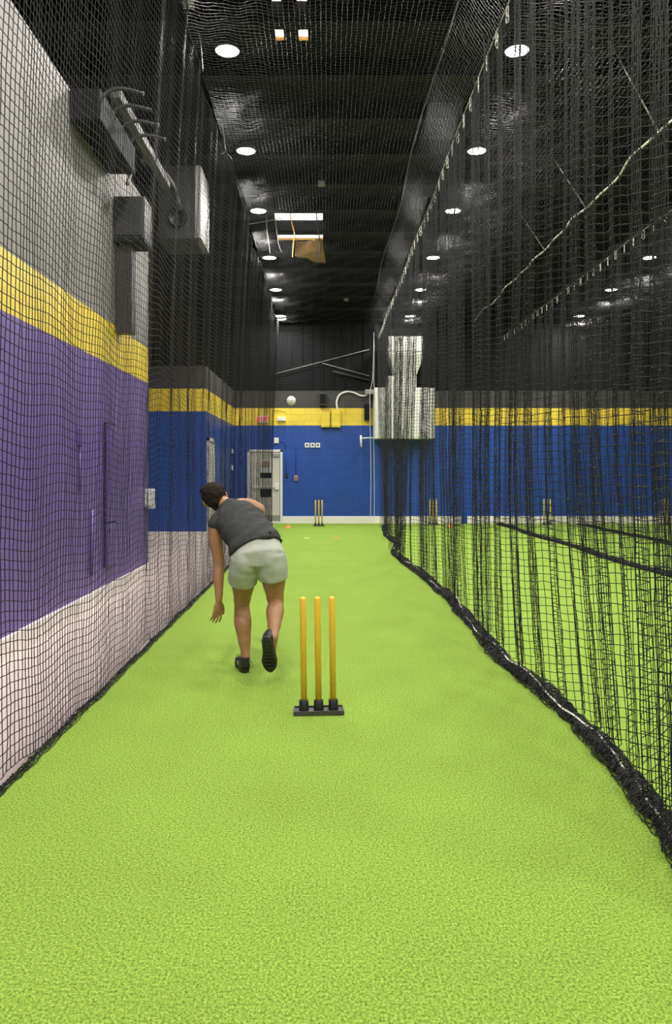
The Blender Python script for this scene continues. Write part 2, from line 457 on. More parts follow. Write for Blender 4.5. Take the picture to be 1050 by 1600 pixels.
def rope_from(name, pts, r, m, parent, seg=6):
    bm = NB(); add_tube(bm, [tuple(p) for p in pts], r, seg); return obj(name, bm, m, parent, True)
rope_from('top_rope', top[::3]+np.array([0, 0, .004]), .007, M['net'], t)
# gathered hem lying on the floor
def pile(path, wdt, hgt, n, r, seed, name, parent, step_out=1, cross=1400):
    """path (k,2) on the floor at ~4 cm steps; random twine running along and across a low heap"""
    rg = np.random.default_rng(seed); k = len(path); s = np.arange(k)
    tg = np.gradient(path, axis=0); tg /= np.linalg.norm(tg, axis=1, keepdims=True); nrm = np.stack([tg[:, 1], -tg[:, 0]], 1)
    wv = wdt*(1+.35*snoise(s*.11, seed+1)); hv = hgt*(1+.4*snoise(s*.14, seed+2))
    P_ = []
    for j in range(n):
        a = rg.random()*PI; rad = math.sqrt(rg.random())
        off = np.clip(rad*math.cos(a)+.55*snoise(s*.5, seed+10+j), -1, 1)*wv*.5
        hh = np.abs(rad*math.sin(a)+.5*snoise(s*.6, seed+60+j))*hv*np.sqrt(np.clip(1-(off/(wv*.55))**2, .05, 1))+.004
        xy = path+nrm*off[:, None]+rg.normal(0, .004, path.shape)
        P_.append(np.concatenate([xy, hh[:, None]], 1))
    parts = [strands(np.array(P_), r)]
    C = []
    for j in range(cross):
        i = rg.integers(2, k-3); m = 7; u = np.linspace(-1, 1, m)*(.6+.5*rg.random())
        sk = (rg.random()-.5)*2.2*u*wv[i]*.5
        c = path[i]+nrm[i]*(u[:, None]*wv[i]*.5)+tg[i]*sk[:, None]
        hh = hv[i]*np.sqrt(np.clip(1-(u*.93)**2, 0, 1))*(.35+.75*rg.random())+.004+rg.random(m)*.008
        C.append(np.concatenate([c, hh[:, None]], 1))
    parts.append(strands(np.array(C), r))
    V, Q = join_raw(parts)
    return link(name, raw_mesh(name, V, Q), M['net'], parent)
def core(path, r0, seed, name, parent, z0=.5):
    s = np.arange(len(path)); rr = r0*(1+.35*snoise(s*.35, seed))
    bm = NB(); add_tube(bm, [(p[0], p[1], rr[i]*z0) for i, p in enumerate(path)], [float(a) for a in rr], 7)
    for v in bm.verts: v.co.z = max(v.co.z, .001)
    return obj(name, bm, M['net'], parent, True)
pl = np.stack([bot[:, 0]+.01, bot[:, 1]], 1)
pile(pl, .045, .025, 9, TW, 31, 'gathered_hem', t, cross=1500)

# right net, curtain-like folds, hangs from a cable on snap hooks
edge_px = [(1150, 1480), (1050, 1312), (1000, 1246), (930, 1160), (880, 1110), (830, 1070), (795, 1045), (760, 1005), (730, 968), (700, 935), (660, 900), (632, 880), (615, 864), (622, 852), (604, 838), (600, 824)]
EP = np.array([FL(*p)[:2] for p in edge_px])            # x, depth
def hem_x(d): return np.interp(d, EP[:, 1], EP[:, 0])
def curtain(dstart, dend, rows, seed, xtop, xbot, zbot=.05, ztop=ZCAB, A=1.0, lam=(.08, .20), cell=.045, lean=.25):
    # plan of the folds: short panels turned across the lane, joined by long edge-on returns
    rg = np.random.default_rng(seed); d = dstart; x = 0.0; TH = []
    while d < dend:
        La = rg.uniform(*lam); n = max(2, int(round(La/cell))); a = -math.radians(rg.uniform(58, 82))*A
        for k in range(n): TH.append(a); d += math.cos(a)*cell; x += math.sin(a)*cell
        goal = rg.uniform(-.02, .05); th = math.atan2(xtop, d)+math.radians(rg.uniform(5, 18)); k = 0
        while x < goal and k < 22:
            t2 = th+math.radians(rg.uniform(-16, 16)); TH.append(t2); d += math.cos(t2)*cell; x += math.sin(t2)*cell; k += 1
    TH = np.convolve(np.pad(np.array(TH), 1, mode='edge'), [.25, .5, .25], 'valid')
    D = dstart+np.r_[0, np.cumsum(np.cos(TH)*cell)]; O = np.r_[0, np.cumsum(np.sin(TH)*cell)]
    keep = D < dend; D = D[keep]; O = O[keep]
    kk = 61; O = O-np.convolve(np.pad(O, kk//2, mode='edge'), np.ones(kk)/kk, 'valid')
    s = np.linspace(0, 1, rows)[None, :]                # 0 floor, 1 cable
    Z = zbot+(ztop-zbot)*s+0*D[:, None]
    drift = .05*snoise(D[:, None]*1.7+s*1.2, seed+5)
    DD = D[:, None]-lean*np.clip(1-s*3.0, 0, 1)**1.6+.03*np.sin(s*7+D[:, None])
    X = xbot(DD)*(1-s)**1.4+(xtop+0*DD)*(1-(1-s)**1.4)+O[:, None]*(.9+.15*(1-s))+drift*(1-s)
    Z = Z+.004*np.sin(np.arange(len(D))[:, None]*1.9+s*9)+.022*snoise(D[:, None]*3+s*4, seed+9)*(1-s)*s*4
    Z = np.maximum(Z, .015)
    G = np.stack([X, DD, Z], -1); G += rg.normal(0, .0022, G.shape)
    return G
t = thing('divider_net', 'nearest black curtain net on the right, folded, its hem heaped on the turf', 'net', (1.5, 3, 0))
g = curtain(2.75, 21.75, 104, 5, 1.50, lambda d: hem_x(d)+.02)
g[..., 0] -= 1.5; g[..., 1] -= 3
net_obj('netting', g, np.interp(g[..., 1]+3, [4, 9, 16, 22], [.0026, .0025, .0022, .0017]), t, 2)
dd = np.arange(2.6, 21.0, .035)
path = np.stack([hem_x(dd)+.012*snoise(dd*5, 3)-1.5, dd-3], 1)
sel = slice(0, len(path))
pile(path, .13, .07, 22, TW*1.1, 41, 'gathered_hem', t, cross=3200)
core(path[::3], .03, 43, 'hem_roll', t)
rz = .045+.035*snoise(dd*2.3, 71); ro = .05*snoise(dd*1.9, 77)
rope_from('lead_rope', np.stack([path[:, 0]+ro-.01, path[:, 1], np.maximum(rz+.012, .01)], 1)[::2], .0065, M['rope'], t)

def carabiner_bm():
    bm = NB()
    def ring(cz, a, b, r, n=18):
        add_tube(bm, [(0, a*math.sin(2*PI*k/n), cz+b*math.cos(2*PI*k/n)) for k in range(n)], r, 6, closed=True)
    ring(-.045, .019, .045, .0045); ring(-.112, .023, .032, .0045)
    add_tube(bm, [(0, .019, -.03), (0, .019, -.06)], .0065, 6)
    add_tube(bm, [(0, 0, -.075), (0, 0, -.09)], .008, 6)
    return bm
def hang(parent, x, x0, seed, ds, z=ZCAB, rope=.006):
    """steel cable with snap hooks; x, parent origin (x0, 3)"""
    pts = [(x-x0+.01*math.sin(d*1.3), d-3, z+.012*math.sin(d*2.1)) for d in np.arange(ds[0]-3.0, 22.3, .4)]
    bm = NB(); add_tube(bm, pts, rope, 6); obj('support_cable', bm, M['steel'], parent, True)
    cb = carabiner_bm(); me = None
    for d in ds:
        if me is None:
            o = obj('snap_hook', cb, M['rope'], parent, True); me = o.data; o['label'] = 'silver snap hook'
        else:
            o = bpy.data.objects.new('snap_hook', me); COL.objects.link(o); o.parent = parent; o['label'] = 'silver snap hook'
        o.location = (x-x0+.01*math.sin(d*1.3), d-3, z+.012*math.sin(d*2.1)); o.rotation_euler = (0, 0, (random.random()-.5)*1.6)
hang(t, 1.50, 1.5, 1, [5.6+.38*k for k in range(43)])

# roof nets (lane 1, 2, 3)
def roof_grid(sec, d0, d1, cell, sag, seed):
    """sec: cross-section polyline [(x,z)...] resampled at the cell size"""
    sec = np.array(sec); L_ = np.r_[0, np.cumsum(np.linalg.norm(np.diff(sec, axis=0), axis=1))]
    u = np.arange(0, L_[-1], cell); X = np.interp(u, L_, sec[:, 0]); Z = np.interp(u, L_, sec[:, 1])
    d = np.arange(d0, d1, cell); D, U = np.meshgrid(d, u/L_[-1], indexing='ij')
    XX = X[None, :]+.0*D+.03*np.sin(D*2.1)*(U > .8); ZZ = Z[None, :]-sag*np.sin(PI*U)*(.6+.5*np.abs(np.sin(D*.65+seed)))
    ZZ += .012*np.sin(D*8+U*30)+.01*np.sin(U*60+D)
    G = np.stack([XX, D, ZZ], -1); G += np.random.default_rng(seed).normal(0, .003, G.shape); return G
t = thing('roof_net', 'black roof net stretched over the bowling lane', 'net', (0, 3, 0))
g = roof_grid([(-1.34, 5.87), (1.20, 5.87), (1.50, 5.37)], 4.5, 22.3, .05, .05, 3); g[..., 1] -= 3
net_obj('netting', g, .0017, t, 1)
rope_from('edge_rope', [(1.20+.03*math.sin(d*1.1), d-3, 5.875) for d in np.arange(3, 22.4, .3)], .008, M['net'], t)
t = thing('roof_net', 'black roof net over the second lane with a pale rope along its edge', 'net', (3, 3, 0))
g = roof_grid([(1.52, 5.40), (1.80, 5.85), (4.3, 5.87), (5.05, 5.37)], 5.5, 22.3, .055, .06, 8); g[..., 0] -= 3; g[..., 1] -= 3
net_obj('netting', g, .0018, t, 1)
rp = [(4.3-3+.035*math.sin(d*2.3)+.02*math.sin(d*5.1), d-3, 5.88+.03*math.sin(d*1.9)) for d in np.arange(5.5, 22.4, .2)]
rope_from('edge_rope', rp, .016, M['rope'], t); t.children[-1]['label'] = 'pale thick rope with loops of twine'
for d, dx in ((9.9, .0), (12.7, .0), (15.1, .1)):
    bm = NB(); add_tube(bm, [(4.31-3, d-3, 5.88), (3.66-3+dx, d-3, CZ(d)-.05)], .010, 6); obj('stay_rod', bm, M['steel'], t)
t = thing('roof_net', 'black roof net over the far right lanes, bright where lamps hang close', 'net', (7, 3, 0))
g = roof_grid([(5.1, 5.40), (5.5, 5.8), (9.6, 5.87), (10.4, 5.37)], 9, 22.3, .07, .10, 12); g[..., 0] -= 7; g[..., 1] -= 3
net_obj('netting', g, .0022, t, 1)
rope_from('edge_rope', [(9.7-7+.04*math.sin(d*1.7), d-3, 5.88+.03*math.sin(d*1.9)) for d in np.arange(12, 22.4, .3)], .014, M['rope'], t)

# second and third divider nets
t = thing('divider_net', 'second black divider net, one lane further right, with dark hem crossing the turf', 'net', (5, 3, 0))
g = curtain(8.5, 22.2, 76, 15, 5.08, lambda d: 4.95+.05*np.sin(d*1.3), A=.9, cell=.065, lam=(.12, .35), lean=.1)
g[..., 0] -= 5; g[..., 1] -= 3
net_obj('netting', g, .0021, t, 2)
dd = np.arange(8.3, 22.0, .05); path = np.stack([4.95+.05*np.sin(dd*1.3)-5, dd-3], 1)
pile(path, .13, .07, 14, .003, 51, 'gathered_hem', t, cross=1300)
core(path[::3], .032, 53, 'hem_roll', t)
hang(t, 5.08, 5, 2, [9.6+.38*k for k in range(33)])
t = thing('divider_net', 'third black divider net, farthest right, its hem a thin dark line on turf', 'net', (7.2, 3, 0))
g = curtain(14.0, 21.9, 66, 25, 7.3, lambda d: 7.23+.04*np.sin(d*1.9), A=.8, cell=.08, lam=(.15, .40), lean=.1)
g[..., 0] -= 7.2; g[..., 1] -= 3
net_obj('netting', g, .0021, t, 2)
dd = np.arange(14, 22.0, .05); path = np.stack([7.23+.04*np.sin(dd*1.9)-7.2, dd-3], 1)
pile(path, .11, .06, 12, .003, 57, 'gathered_hem', t, cross=700)
core(path[::3], .026, 58, 'hem_roll', t)
# back net piece, upper left of the back wall
t = thing('end_net', 'small square mesh net hung high on the dark back wall', 'net', (-1, 22.5, 3.9))
u = np.arange(-1.5, 1.9, .075); z = np.arange(.0, 1.75, .075); Xg, Zg = np.meshgrid(u, z, indexing='ij')
g = np.stack([Xg, .04*np.sin(Xg*3+Zg), Zg+.03*np.sin(Xg*2.2)], -1)
net_obj('netting', g, .0024, t, 1)

# ------------------------------------------------------------------ stumps
def make_stumps(label, m, name='cricket_stumps'):
    t = thing(name, label, 'cricket stumps', (0, 0, 0), 0, None)
    bm = NB(); add_box(bm, (-.157, -.062, 0), (.157, .062, .020), .006)
    add_box(bm, (-.157, -.062, .018), (.157, -.054, .030), .003); add_box(bm, (-.157, .054, .018), (.157, .062, .030), .003)
    add_box(bm, (-.157, -.062, .018), (-.149, .062, .030), .003); add_box(bm, (.149, -.062, .018), (.157, .062, .030), .003)
    obj('base', bm, M['rubber'], t)
    for k in (-1, 0, 1):
        bm = NB(); add_lathe(bm, [(.033, .015), (.0315, .03), (.029, .082), (.026, .085), (.020, .085), (.020, .06), (0, .06)], 24)
        s = obj('socket', bm, M['black'], t, True); s.location = (k*.093, 0, 0)
        bm = NB(); add_lathe(bm, [(0, .05), (.0195, .05), (.0195, .715), (.018, .725), (.012, .731), (0, .733)], 24)
        s = obj('stump', bm, m, t, True); s.location = (k*.092, 0, 0)
    return t
s = make_stumps('three amber plastic stumps on a black rubber base in the foreground', M['stump'])
c = FL(498, 1112); s.location = (c.x, 4.84, 0); s.rotation_euler = (0, math.radians(-.7), math.radians(2.5))
s0 = make_stumps('small distant yellow stumps before the blue wall, in line with the bowling lane', M['stumpy'])
s0.location = (FL(498, 823).x, 21.4, 0)
for px, lab in ((677, 'distant yellow stumps seen through the net below the galvanised duct'), (855, 'distant yellow stumps of the third lane, seen through two nets'), (1038, 'distant yellow stumps at the right edge of the photo')):
    dup(s0, ((px-CX)*21.9/F, 21.9, 0), lab)

def marker(px, py, m, label, dome=True, r=.1):
    c = FL(px, py); bm = NB()
    if dome: add_lathe(bm, [(r, 0), (r, .006), (r*.85, .02), (r*.5, .06), (r*.3, .075), (r*.25, .07), (r*.45, .055), (r*.8, .012), (r*.95, 0)], 24)
    else: add_lathe(bm, [(0, 0), (r, 0), (r, .004), (r*.9, .009), (r*.3, .010), (r*.28, .004), (0, .004)], 24)
    o = obj('marker_disc', bm, m, None, True); o.location = (c.x, c.y, 0); tag(o, label, 'marker')
marker(450, 825, M['orange'], 'orange dome marker on the turf beside the cream door')
marker(479, 841, M['lime'], 'flat lime disc on the far turf, left of the orange one', False, .075)
marker(526, 841, M['orange'], 'flat orange disc on the far turf, right of the lime one', False, .075)
marker(703, 824, M['orange'], 'orange marker on the turf beyond the nearest right net', True, .09)

# ball
bm = NB(); add_ellip(bm, (0, 0, 0), (.037, .037, .037), seg=32, rings=20)
ball = obj('cricket_ball', bm, M['ball'], None, True); ball.location = P(455, 626, 6.2)
tag(ball, 'white ball in the air, just released by the bowler', 'ball')
bm = NB()
for o_ in (-.003, 0, .003):
    add_tube(bm, [(o_, .0372*math.cos(2*PI*k/32), .0372*math.sin(2*PI*k/32)) for k in range(32)], .0006, 5, closed=True)
sm = obj('seam', bm, M['boxl'], ball, True); sm.rotation_euler = (0.4, .5, .3)

# ------------------------------------------------------------------ back wall fittings
S = 22.6/F
def W(px, py): return ((px-CX)*S, CAMZ-(py-CY)*S)       # x, z on the back wall
def wbox(name, x0, y0, x1, y1, depth, m, parent=None, y=D1, bev=.006, back=0):
    a = W(x0, y1); b = W(x1, y0)
    return boxobj(name, (a[0], y-depth, a[1]), (b[0], y+back, b[1]), m, parent, bev)
# door 1 in the back wall
d1 = struct(wbox('door_1', 391, 707, 437, 817, .03, M['cream']))
bm = NB(); a = W(386.5, 819); b = W(441.5, 702.5)
add_box(bm, (a[0], D1-.05, 0.0), (a[0]+.07, D1, b[1]), .004); add_box(bm, (b[0]-.07, D1-.05, 0.0), (b[0], D1, b[1]), .004)
add_box(bm, (a[0], D1-.05, b[1]-.07), (b[0], D1, b[1]), .004); add_box(bm, (a[0]+.05, D1-.045, 0.0), (b[0]-.05, D1, .05), .004)
obj('door_frame', bm, M['frame'], d1)
wbox('kick_plate', 391, 805, 437, 814, .037, M['boxl'], d1)
wbox('door_closer', 425, 709, 437, 714, .075, M['boxl'], d1)
bm = NB(); z = W(0, 760)[1]; x0 = W(396, 0)[0]; x1 = W(436, 0)[0]
add_box(bm, (x0, D1-.12, z-.03), (x1, D1-.085, z+.03), .008); add_box(bm, (x1-.12, D1-.13, z-.09), (x1, D1-.03, z+.09), .01)
add_box(bm, (x0, D1-.13, z-.06), (x0+.06, D1-.03, z+.06), .01); obj('push_bar', bm, M['frame'], d1)
wbox('door_window', 407, 739, 424, 747, .034, M['dark'], d1)
wbox('vent_panel', 407, 764, 424, 777, .034, M['dark'], d1)
ps = wbox('wall_poster', 406, 718, 424, 738, .04, M['white'], None, bev=0); tag(ps, 'white sheet with a brown printed chart taped to the cream door', 'poster')
bm = NB()
for k in range(4):
    a = W(408.5, 722.4+k*2.6); b = W(422, 720.6+k*2.6); add_box(bm, (a[0], D1-.043, a[1]), (b[0], D1-.0395, b[1]))
obj('chart', bm, M['poster'], ps)
# exit sign
ex = wbox('exit_sign', 403, 650, 419, 661, .06, M['white'], None, bev=.01); tag(ex, 'white exit sign with red letters above the cream door, behind the net', 'exit sign')
cu = bpy.data.curves.new('lettering', 'FONT'); cu.body = 'EXIT'; cu.size = .19; cu.extrude = .004; cu.align_x = 'CENTER'; cu.align_y = 'CENTER'
cu.materials.append(M['redl']); tmp = bpy.data.objects.new('lettering_src', cu); COL.objects.link(tmp); me_ = bpy.data.meshes.new_from_object(tmp.evaluated_get(bpy.context.evaluated_depsgraph_get())); bpy.data.objects.remove(tmp); to = bpy.data.objects.new('lettering', me_); COL.objects.link(to); to.parent = ex
a = W(411, 655.5); to.location = (a[0], D1-.065, a[1]); to.rotation_euler = (PI/2, 0, 0)
# side door in the box face
ds = struct(boxobj('door_2', (-2.70, 17.5, .0), (-2.655, 18.25, 2.2), M['cream'], bev=.004))
bm = NB(); add_box(bm, (-2.70, 17.42, 0), (-2.63, 17.5, 2.3), .004); add_box(bm, (-2.70, 18.25, 0), (-2.63, 18.33, 2.3), .004); add_box(bm, (-2.70, 17.42, 2.22), (-2.63, 18.33, 2.3), .004)
obj('door_frame', bm, M['frame'], ds)
for i, (py, nm) in enumerate(((705, 'upper'), (731, 'lower'))):
    z = CAMZ-(py-CY)*22.1/F
    o = boxobj('wall_switch', (-2.68, 22.0, z-.07), (-2.64, 22.1, z+.07), M['white'], bev=.004)
    tag(o, 'small white switch on the blue side wall near the corner, %s of two' % nm, 'switch')
# small devices
o = wbox('junction_box', 428.5, 684, 435.5, 692.5, .06, M['white']); tag(o, 'white junction box with a cable, above the cream door', 'junction box')
bm = NB(); add_tube(bm, [(x, D1-.02, z) for x, z in (W(435, 689), W(440, 689), W(444, 691), W(446.5, 695), W(447, 702))], .012, 8)
for a_, b_ in ((447, 738),): add_tube(bm, [(W(447, 700)[0], D1-.02, W(0, 700)[1]), (W(447, 738)[0], D1-.02, W(0, 738)[1])], .010, 8)
obj('conduit', bm, M['blue'], o, True)
for i, px in enumerate((477.3, 485.8, 494.2)):
    o = wbox('socket_plate', px-1, 692, px+6, 699.3, .03, M['white'])
    tag(o, 'white socket plate on the blue wall, %s of three in a row' % ('left', 'middle', 'right')[i], 'wall socket')
    wbox('socket_face', px+1.3, 694, px+3.8, 697, .034, M['black'], o, bev=.002)
o = wbox('card_reader', 445.5, 739, 450, 746, .05, M['black']); tag(o, 'small black wall device right of the cream door', 'card reader')
o = wbox('fire_alarm_station', 459.5, 742.5, 465.5, 751, .05, M['boxl']); tag(o, 'small pale pull station with red centre on the blue wall', 'fire alarm')
wbox('pull_handle', 461, 745.5, 464, 749.5, .06, M['red'], o, bev=.003)
bm = NB(); add_tube(bm, [(W(462.3, 0)[0], D1-.015, W(0, 663)[1]), (W(462.3, 0)[0], D1-.015, W(0, 742)[1])], .011, 8); obj('conduit', bm, M['blue'], o)
o = wbox('emergency_light', 434, 652, 446.5, 658, .11, M['white'], bev=.015); tag(o, 'cream emergency light on the yellow stripe', 'emergency light')
bm = NB(); add_tube(bm, [(x, D1-.012, z) for x, z in (W(428, 641), W(440, 641), W(446, 643), W(448, 647))], .009, 6); obj('cable', bm, M['yellow'], o)
for i, (x0, x1) in enumerate(((502, 515.6), (517.4, 531.8))):
    o = wbox('electrical_box', x0, 643.5 if i == 0 else 641, x1, 668, .16, M['yellow'], bev=.01)
    tag(o, 'yellow painted electrical box on the yellow stripe, %s of the pair' % ('left', 'right')[i], 'electrical box')
    wbox('cover', x0+1, 645, x1-1, 666, .175, M['yellow'], o, bev=.006)
o = wbox('speaker', 499, 615, 510, 634, .22, M['box'], bev=.01); tag(o, 'dark grey box on the grey band above the yellow electrical boxes', 'speaker')
wbox('grille', 500, 617, 509, 632, .228, M['dark'], o, bev=.004)
bm = NB(); add_tube(bm, bezier([(x, D1-.09, z) for x, z in (W(527.5, 641), W(526, 628), W(531, 617), W(542, 612.5), W(553, 614), W(563, 618.5), W(572, 618), W(577, 613), W(583, 611))], 8), .026, 10)
o = obj('flexible_conduit', bm, M['white'], None, True); tag(o, 'pale flexible conduit looping from the yellow box up to the ropes', 'conduit')
bm = NB(); a = W(563, 690)
add_tube(bm, [(a[0], D1-.35, W(0, 681)[1]), (a[0]+.01, D1-.35, W(0, 699)[1])], .03, 10)
add_tube(bm, [(a[0], D1-.35, W(0, 685.5)[1]), (W(585, 0)[0], D1-.35, W(0, 684.5)[1])], .018, 10)
add_tube(bm, [(W(584, 0)[0], D1-.35, W(0, 684.5)[1]), (W(584, 0)[0], D1-.0, W(0, 684.5)[1])], .018, 10)
o = obj('pipe_bracket', bm, M['white'], None, True); tag(o, 'white tee shaped pipe sticking out from the blue wall left of the duct', 'pipe')
for i, (px, lab) in enumerate(((577.5, 'thin pale hoist rope, left of two hanging down the blue wall'), (583, 'thin pale hoist rope, right of two hanging down the blue wall'))):
    bm = NB(); x = W(px, 0)[0]; z1 = W(0, 524)[1]
    pts = [(x+.03*math.sin(k*.5+i)*(k/14.)+(.06 if i == 0 else -.03)*(k > 11), D1-.5, .02+(z1-.02)*k/16) for k in range(17)]
    add_tube(bm, bezier(pts, 3), .007, 8); o = obj('hoist_rope', bm, M['rope'], None, True); tag(o, lab, 'rope')
o = wbox('dark_wall_box', 569, 632, 577, 657, .2, M['beam']); tag(o, 'dark box at the right end of the clear yellow stripe', 'bracket')  # dark box filling the gap where the yellow stripe stops
o = wbox('hook_box', 570, 610, 586, 617, .3, M['boxl']); tag(o, 'small grey pulley box where the hoist ropes meet the ledge', 'pulley')
# galvanised duct
du = thing('air_duct', 'large galvanised metal duct with a funnel top on the back wall behind the net', 'duct', (W(628, 0)[0], D1-.02, W(0, 687)[1]))
du_l = du.location
def dbox(nm, x0, y0, x1, y1, dep, bev=.008):
    a = W(x0, y1); b = W(x1, y0)
    return boxobj(nm, (a[0]-du_l.x, -dep, a[1]-du_l.z), (b[0]-du_l.x, 0, b[1]-du_l.z), M['galv'], du, bev)
dbox('main_box', 583, 610, 673.5, 687, .75); dbox('upper_box', 603, 592, 646, 609.5, .7); dbox('top_collar', 603.5, 532, 658, 557, .68)
dbox('flange', 602.5, 552, 659, 554, .72, 0); dbox('flange', 582.5, 651, 674, 652.2, .762, 0)
bm = NB(); lo = [(W(615, 592)[0]-du_l.x), (W(646, 592)[0]-du_l.x), W(0, 592)[1]-du_l.z]; hi = [(W(604, 0)[0]-du_l.x), (W(658, 0)[0]-du_l.x), W(0, 560)[1]-du_l.z]
v = [bm.verts.new(p) for p in ((lo[0], -.6, lo[2]), (lo[1], -.6, lo[2]), (lo[1], -.05, lo[2]), (lo[0], -.05, lo[2]), (hi[0], -.68, hi[2]), (hi[1], -.68, hi[2]), (hi[1], 0, hi[2]), (hi[0], 0, hi[2]),
                               (hi[0], -.68, hi[2]+.07), (hi[1], -.68, hi[2]+.07), (hi[1], 0, hi[2]+.07), (hi[0], 0, hi[2]+.07))]
for q in ((0, 3, 2, 1), (0, 1, 5, 4), (1, 2, 6, 5), (2, 3, 7, 6), (3, 0, 4, 7), (8, 9, 10, 11), (4, 5, 9, 8), (5, 6, 10, 9), (6, 7, 11, 10), (7, 4, 8, 11)): bm.faces.new([v[i] for i in q])
obj('funnel', bm, M['galv'], du)
# bracing on the upper back wall
def brace(p0, p1, label, r=.02):
    a = W(*p0); b = W(*p1); bm = NB(); add_tube(bm, [(a[0], D1+.22, a[1]), (b[0], D1+.22, b[1])], r, 8)
    o = obj('brace_rod', bm, M['boxl'] if r < .03 else M['box'], None, True); tag(o, label, 'brace')
brace((428, 583), (578, 544), 'thin diagonal rod rising to the right on the dark upper wall', .012)
brace((504, 566), (578, 586), 'thin diagonal rod falling to the right on the dark upper wall', .012)
brace((520, 579), (578, 593), 'thicker dark diagonal bar on the upper wall, lowest of the braces', .035)
# ------------------------------------------------------------------ ceiling clutter
def ceil_p(px, py, drop=.1):
    d = 10.
    for _ in range(30): d = (CZ(d)-drop-CAMZ)*F/(CY-py)
    return P(px, py, d)
for px, py, lab in ((502, 287, 'small pale box on the ceiling beyond the middle of the lane'), (541, 468, 'small dim ceiling box far down the lane'), (295, 5, 'small pale ceiling box at the top of the photo near the left net')):
    c = ceil_p(px, py, .26); bm = NB(); add_box(bm, (-.06, -.05, -.04), (.06, .05, .04), .008); add_tube(bm, [(0, 0, .03), (0, 0, .24)], .01, 6)
    o = obj('ceiling_sensor', bm, M['boxl'], None); o.location = c; tag(o, lab, 'sensor')
# loose kraft insulation hanging under the skylight
bm = NB(); nx, nz = 16, 14; c0 = P(462, 374, 16.1); c1 = P(503, 374, 16.1); vv = []
for j in range(nz+1):
    row = []
    for i in range(nx+1):
        u = i/nx; s_ = j/nz; x = c0.x+(c1.x-c0.x)*u+.10*s_*(u-.2); length = .62*(.55+.45*math.sin(min(1, u*1.2+.15)*PI*.5))
        row.append(bm.verts.new((x, 16.1+.10*math.sin(u*5+s_*3)+.25*s_*s_, c0.z-.02-length*.62*s_+.03*noise.noise((u*4, s_*4, 1)))))
    vv.append(row)
for j in range(nz):
    for i in range(nx): bm.faces.new((vv[j][i], vv[j][i+1], vv[j+1][i+1], vv[j+1][i]))
o = obj('torn_insulation', bm, M['kraft'], None, True); tag(o, 'torn flap of amber insulation paper hanging below the skylight', 'insulation')
sd = o.modifiers.new('thick', 'SOLIDIFY'); sd.thickness = .006
def wire(label, pts, r=.006, m='boxl', name='loose_wire'):
    bm = NB(); add_tube(bm, bezier([P(*p) for p in pts], 6), r, 6); o = obj(name, bm, M[m], None, True); tag(o, label, 'wire')
wire('loose cable hanging across the left end of the skylight', [(427, 322, 15.5), (431, 350, 15.4), (435, 380, 15.3), (440, 394, 15.3)])
wire('twisted cord with a red knot hanging across the middle of the skylight', [(452, 322, 15.5), (455, 345, 15.3), (460, 365, 15.2), (458, 385, 15.1), (457, 402, 15.1)], .012, 'amber')
wire('black cable hanging down the right end of the skylight', [(493, 322, 15.4), (496, 350, 15.3), (500, 385, 15.2), (497, 412, 15.2)], .014, 'black')
wire('pair of pale cords hanging left of the skylight above a lamp', [(416, 330, 15.6), (417, 360, 15.5), (420, 380, 15.5), (422, 396, 15.5)], .012)
wire('thin cable dangling beside the nearest left lamp', [(308, 40, 9.5), (314, 70, 9.5), (317, 112, 9.6)], .006)
wire('thin cable curling by the left net edge between lamps', [(345, 180, 11.6), (349, 205, 11.8), (352, 235, 12), (346, 240, 12)], .007)
wire('thin conduit running along the ceiling toward the skylight', [(390, 350, 15.2), (420, 345, 15.3), (440, 341, 15.4)], .01)
# ------------------------------------------------------------------ equipment behind the left net
o = thing('cable_tray', 'long dark box along the top of the grey wall behind the left net', 'cable tray', (-2.5, 7.95, 5.12))
boxobj('body', (-.11, -.1, 0), (.20, 1.35, .32), M['dark'], o, .01)
for k in range(4):
    bm = NB(); y = .25+k*.38
    add_tube(bm, bezier([(.15, y, .28), (.14, y, .42), (.30, y+.02, .5), (.55, y+.05, .46)], 6), .022, 8); obj('conduit_bend', bm, M['box'], o, True)
bm = NB(); add_tube(bm, bezier([(.10, .9, .1), (.12, 1.4, .05), (.10, 1.35, -.12)], 6), .025, 8); obj('conduit', bm, M['boxl'], o, True)
o = boxobj('light_bar', (-2.52, 9.0, 5.90), (-2.40, 11.9, 6.02), M['channel'], None, .01); tag(o, 'pale horizontal channel slanting up behind the left net above the control box', 'channel')
o = thing('control_box', 'grey metal control box mounted high on the left wall end', 'control box', (-2.615, 9.5, 4.41))
boxobj('casing', (0, 0, 0), (.38, .42, .52), M['box'], o, .012); boxobj('door', (.02, -.02, .03), (.36, .01, .49), M['box'], o, .006)
boxobj('bottom_lip', (0, -.015, -.05), (.38, .42, .0), M['dark'], o, .004)
boxobj('shadow_chase', (0, .08, -1.15), (.20, .3, -.05), M['box'], o, .01)  # dark column, mostly standing in for the shadow below the box
o = thing('heater_unit', 'large dark air handling unit with a round fan, hung behind the left net', 'heater', (-2.72, 12.5, 5.30))
boxobj('casing', (0, 0, 0), (.60, .9, 1.2), M['box'], o, .02)
boxobj('side_panel', (.60, -.02, .02), (.70, .9, 1.2), M['boxl'], o, .01)
bm = NB(); add_lathe(bm, [(0, 0), (.12, 0), (.12, .03), (.15, .03), (.15, -.01), (.165, -.01), (.165, .04)], 28, mx=Matrix.Translation((.32, -.02, .35)) @ Matrix.Rotation(PI/2, 4, 'X')); obj('fan', bm, M['black'], o, True)
bm = NB(); add_tube(bm, bezier([(-.12, -.7, 1.0), (.12, -.6, .95), (.30, -.35, .75), (.37, -.1, .45)], 8), .045, 10); obj('flexible_duct', bm, M['box'], o, True)
